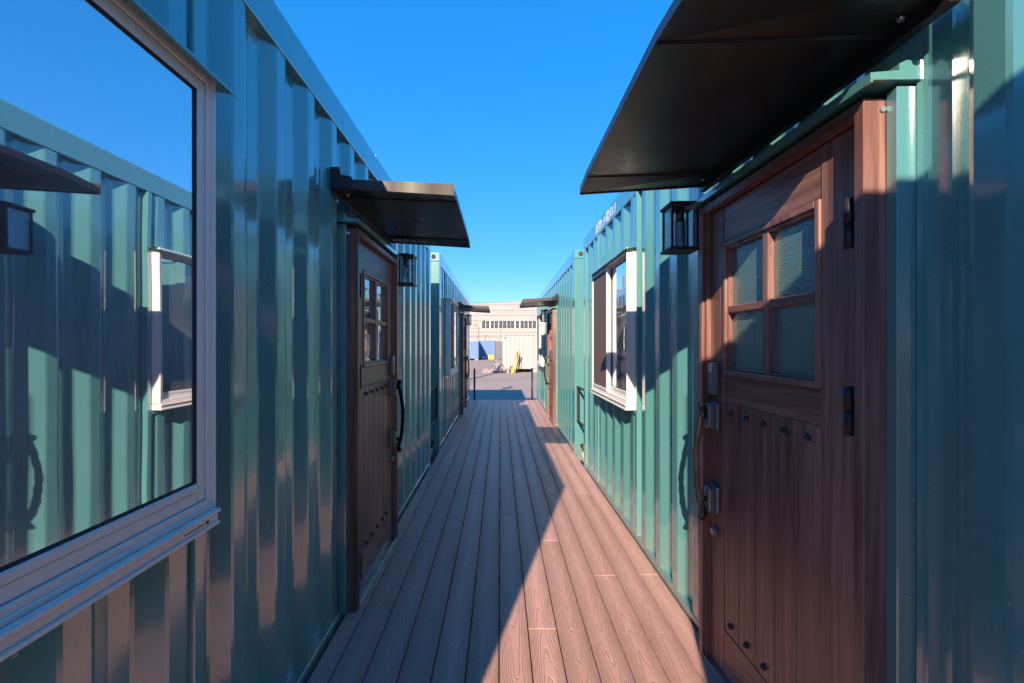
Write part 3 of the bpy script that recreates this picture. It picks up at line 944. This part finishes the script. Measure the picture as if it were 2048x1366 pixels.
# sloping top course: eaves rise slightly towards the middle of the hall
segs = [(-40, WZ(616)), (WX(930), WZ(610.5)), (WX(1000), WZ(604.5)), (WX(1045), WZ(602.5)), (WX(1120), WZ(603.5)), (42, WZ(610))]
for (xa, za), (xb, zb_) in zip(segs, segs[1:]):
    if za <= WZ(611) + .02: za = WZ(611) + .05
    q = MB(); zz = WZ(611) + .002
    q.poly([(xa + .01, d_, zz) for d_ in (0, .12)] + [(xb - .01, d_, zz) for d_ in (0, .12)] + [(xa + .01, d_, za) for d_ in (0, .12)] + [(xb - .01, d_, max(zb_, zz + .05)) for d_ in (0, .12)],
           [(0, 2, 6, 4), (1, 5, 7, 3), (4, 6, 7, 5), (0, 4, 5, 1), (2, 3, 7, 6), (0, 1, 3, 2)])
    q.build('gable_panel', 'cladding', wh)
MB().box((xl, .13, 0), (xr, 40, WZ(612))).build('hall_body', 'cladding', wh)
# window strip
MB().box((WX(962.8), .06, wz0), (WX(1090), .125, wz1)).build('window_reveal', 'aluminium', wh)
MB().box((WX(962.0), -.06, wz0 - .10), (WX(1090), .05, wz0 + .03)).build('strip_sill', 'galvanised', wh)
MB().box((WX(962.0), -.03, wz1 - .02), (WX(1090), .05, wz1 + .06)).build('strip_head', 'galvanised', wh)
xs = [963.6, 971.8, 980.8, 989, 997.8, 1005.8, 1014, 1021.8, 1031, 1040.5, 1048.5, 1056.8, 1065, 1073.5, 1082]
for i, xx in enumerate(xs):
    a_, b_ = WX(xx), WX(xx + 7.3)
    f_ = MB().box((a_, .02, wz0 + .05), (b_, .058, wz1 - .04)).build('window', 'dark_glass', wh)
    MB().box((a_, -.005, (wz0 + wz1) / 2 - .02), (b_, .019, (wz0 + wz1) / 2 + .03)).build('crossbar', 'grey_paint', f_)
    MB().box(((a_ + b_) / 2 - .02, -.005, wz0 + .06), ((a_ + b_) / 2 + .02, .018, wz1 - .05)).build('mullion', 'grey_paint', f_)
# downpipes and little wall lamp
MB().tube([(WX(1000.5), -.10, 0), (WX(1000.5), -.10, wz0 - .12)], .07, 8).build('downpipe', 'cladding', wh)
MB().box((WX(967.2), -.25, WZ(640.8)), (WX(969), -.001, WZ(638.8))).build('wall_lamp', 'grey_paint', wh)

# street lights by the warehouse
def lamp(name, label, px_, Y, ytop, arm, r=.06):
    x_ = (px_ - 1000) * Y / 880
    root = empty(name, (x_, Y, GROUND)); root.matrix_world = Matrix.Translation((x_, Y, GROUND))
    tag(root, label, 'street light')
    hz = (690 - ytop) * Y / 880 + 1.90
    MB().tube([(0, 0, 0), (0, 0, hz * .9), (arm * .12, 0, hz * .97), (arm * .5, 0, hz), (arm, 0, hz)], [r, r * .8, r * .7, r * .6, r * .6], 10).build('pole', 'grey_paint', root)
    MB().box((arm - .12 if arm > 0 else arm - .32, -.12, hz - .08), (arm + .32 if arm > 0 else arm + .12, .12, hz + .04), .02).build('lamp_head', 'grey_paint', root)
    return root
lamp('street_light', 'tall grey street light with a bent arm before the warehouse', 957.6, 66, 650, -.55)
lamp('street_light', 'low grey street light standing behind the blue containers', 970.4, 68, 671, .05, .05)

# poles hidden behind the shaded row; their shadows cross the yard
up_ = empty('utility_pole', (-4.55, 14.4, GROUND)); up_.matrix_world = Matrix.Translation((-4.55, 14.4, GROUND))
tag(up_, 'concrete utility pole behind the shaded containers, its shadow crossing the yard', 'utility pole')
MB().tube([(0, 0, 0), (0, 0, 8.5)], [.15, .10], 14).build('pole_shaft', 'concrete', up_)
MB().box((-.5, -.05, 8.0), (.5, .05, 8.1)).build('cross_arm', 'galvanised', up_)
fp = empty('floodlight_pole', (-1.6, 12.75, GROUND)); fp.matrix_world = Matrix.Translation((-1.6, 12.75, GROUND))
tag(fp, 'short floodlight pole at the yard end of the shaded containers', 'floodlight')
MB().tube([(0, 0, 0), (0, 0, 3.9)], .05, 12).build('pole_shaft', 'grey_paint', fp)
MB().box((-.14, -.10, 3.35), (.22, .02, 3.52), .01).build('lamp_head', 'grey_paint', fp)

# overhead wires
def wire(label, a_, b_, sag):
    a_, b_ = Vector(a_), Vector(b_)
    pts = [tuple(a_.lerp(b_, t / 16) - Vector((0, 0, sag * 4 * (t / 16) * (1 - t / 16)))) for t in range(17)]
    o = MB().tube(pts, .02, 5).build('overhead_wire', 'dark_rubber')
    tag(o, label, 'wire', 'overhead wires across the yard')
wire('upper of two thin dark overhead wires crossing above the warehouse', (-40, 70, 8.6), (40, 70, 8.9), .5)
wire('lower of two thin dark overhead wires crossing above the warehouse', (-40, 70.5, 8.1), (40, 70.5, 8.55), .35)
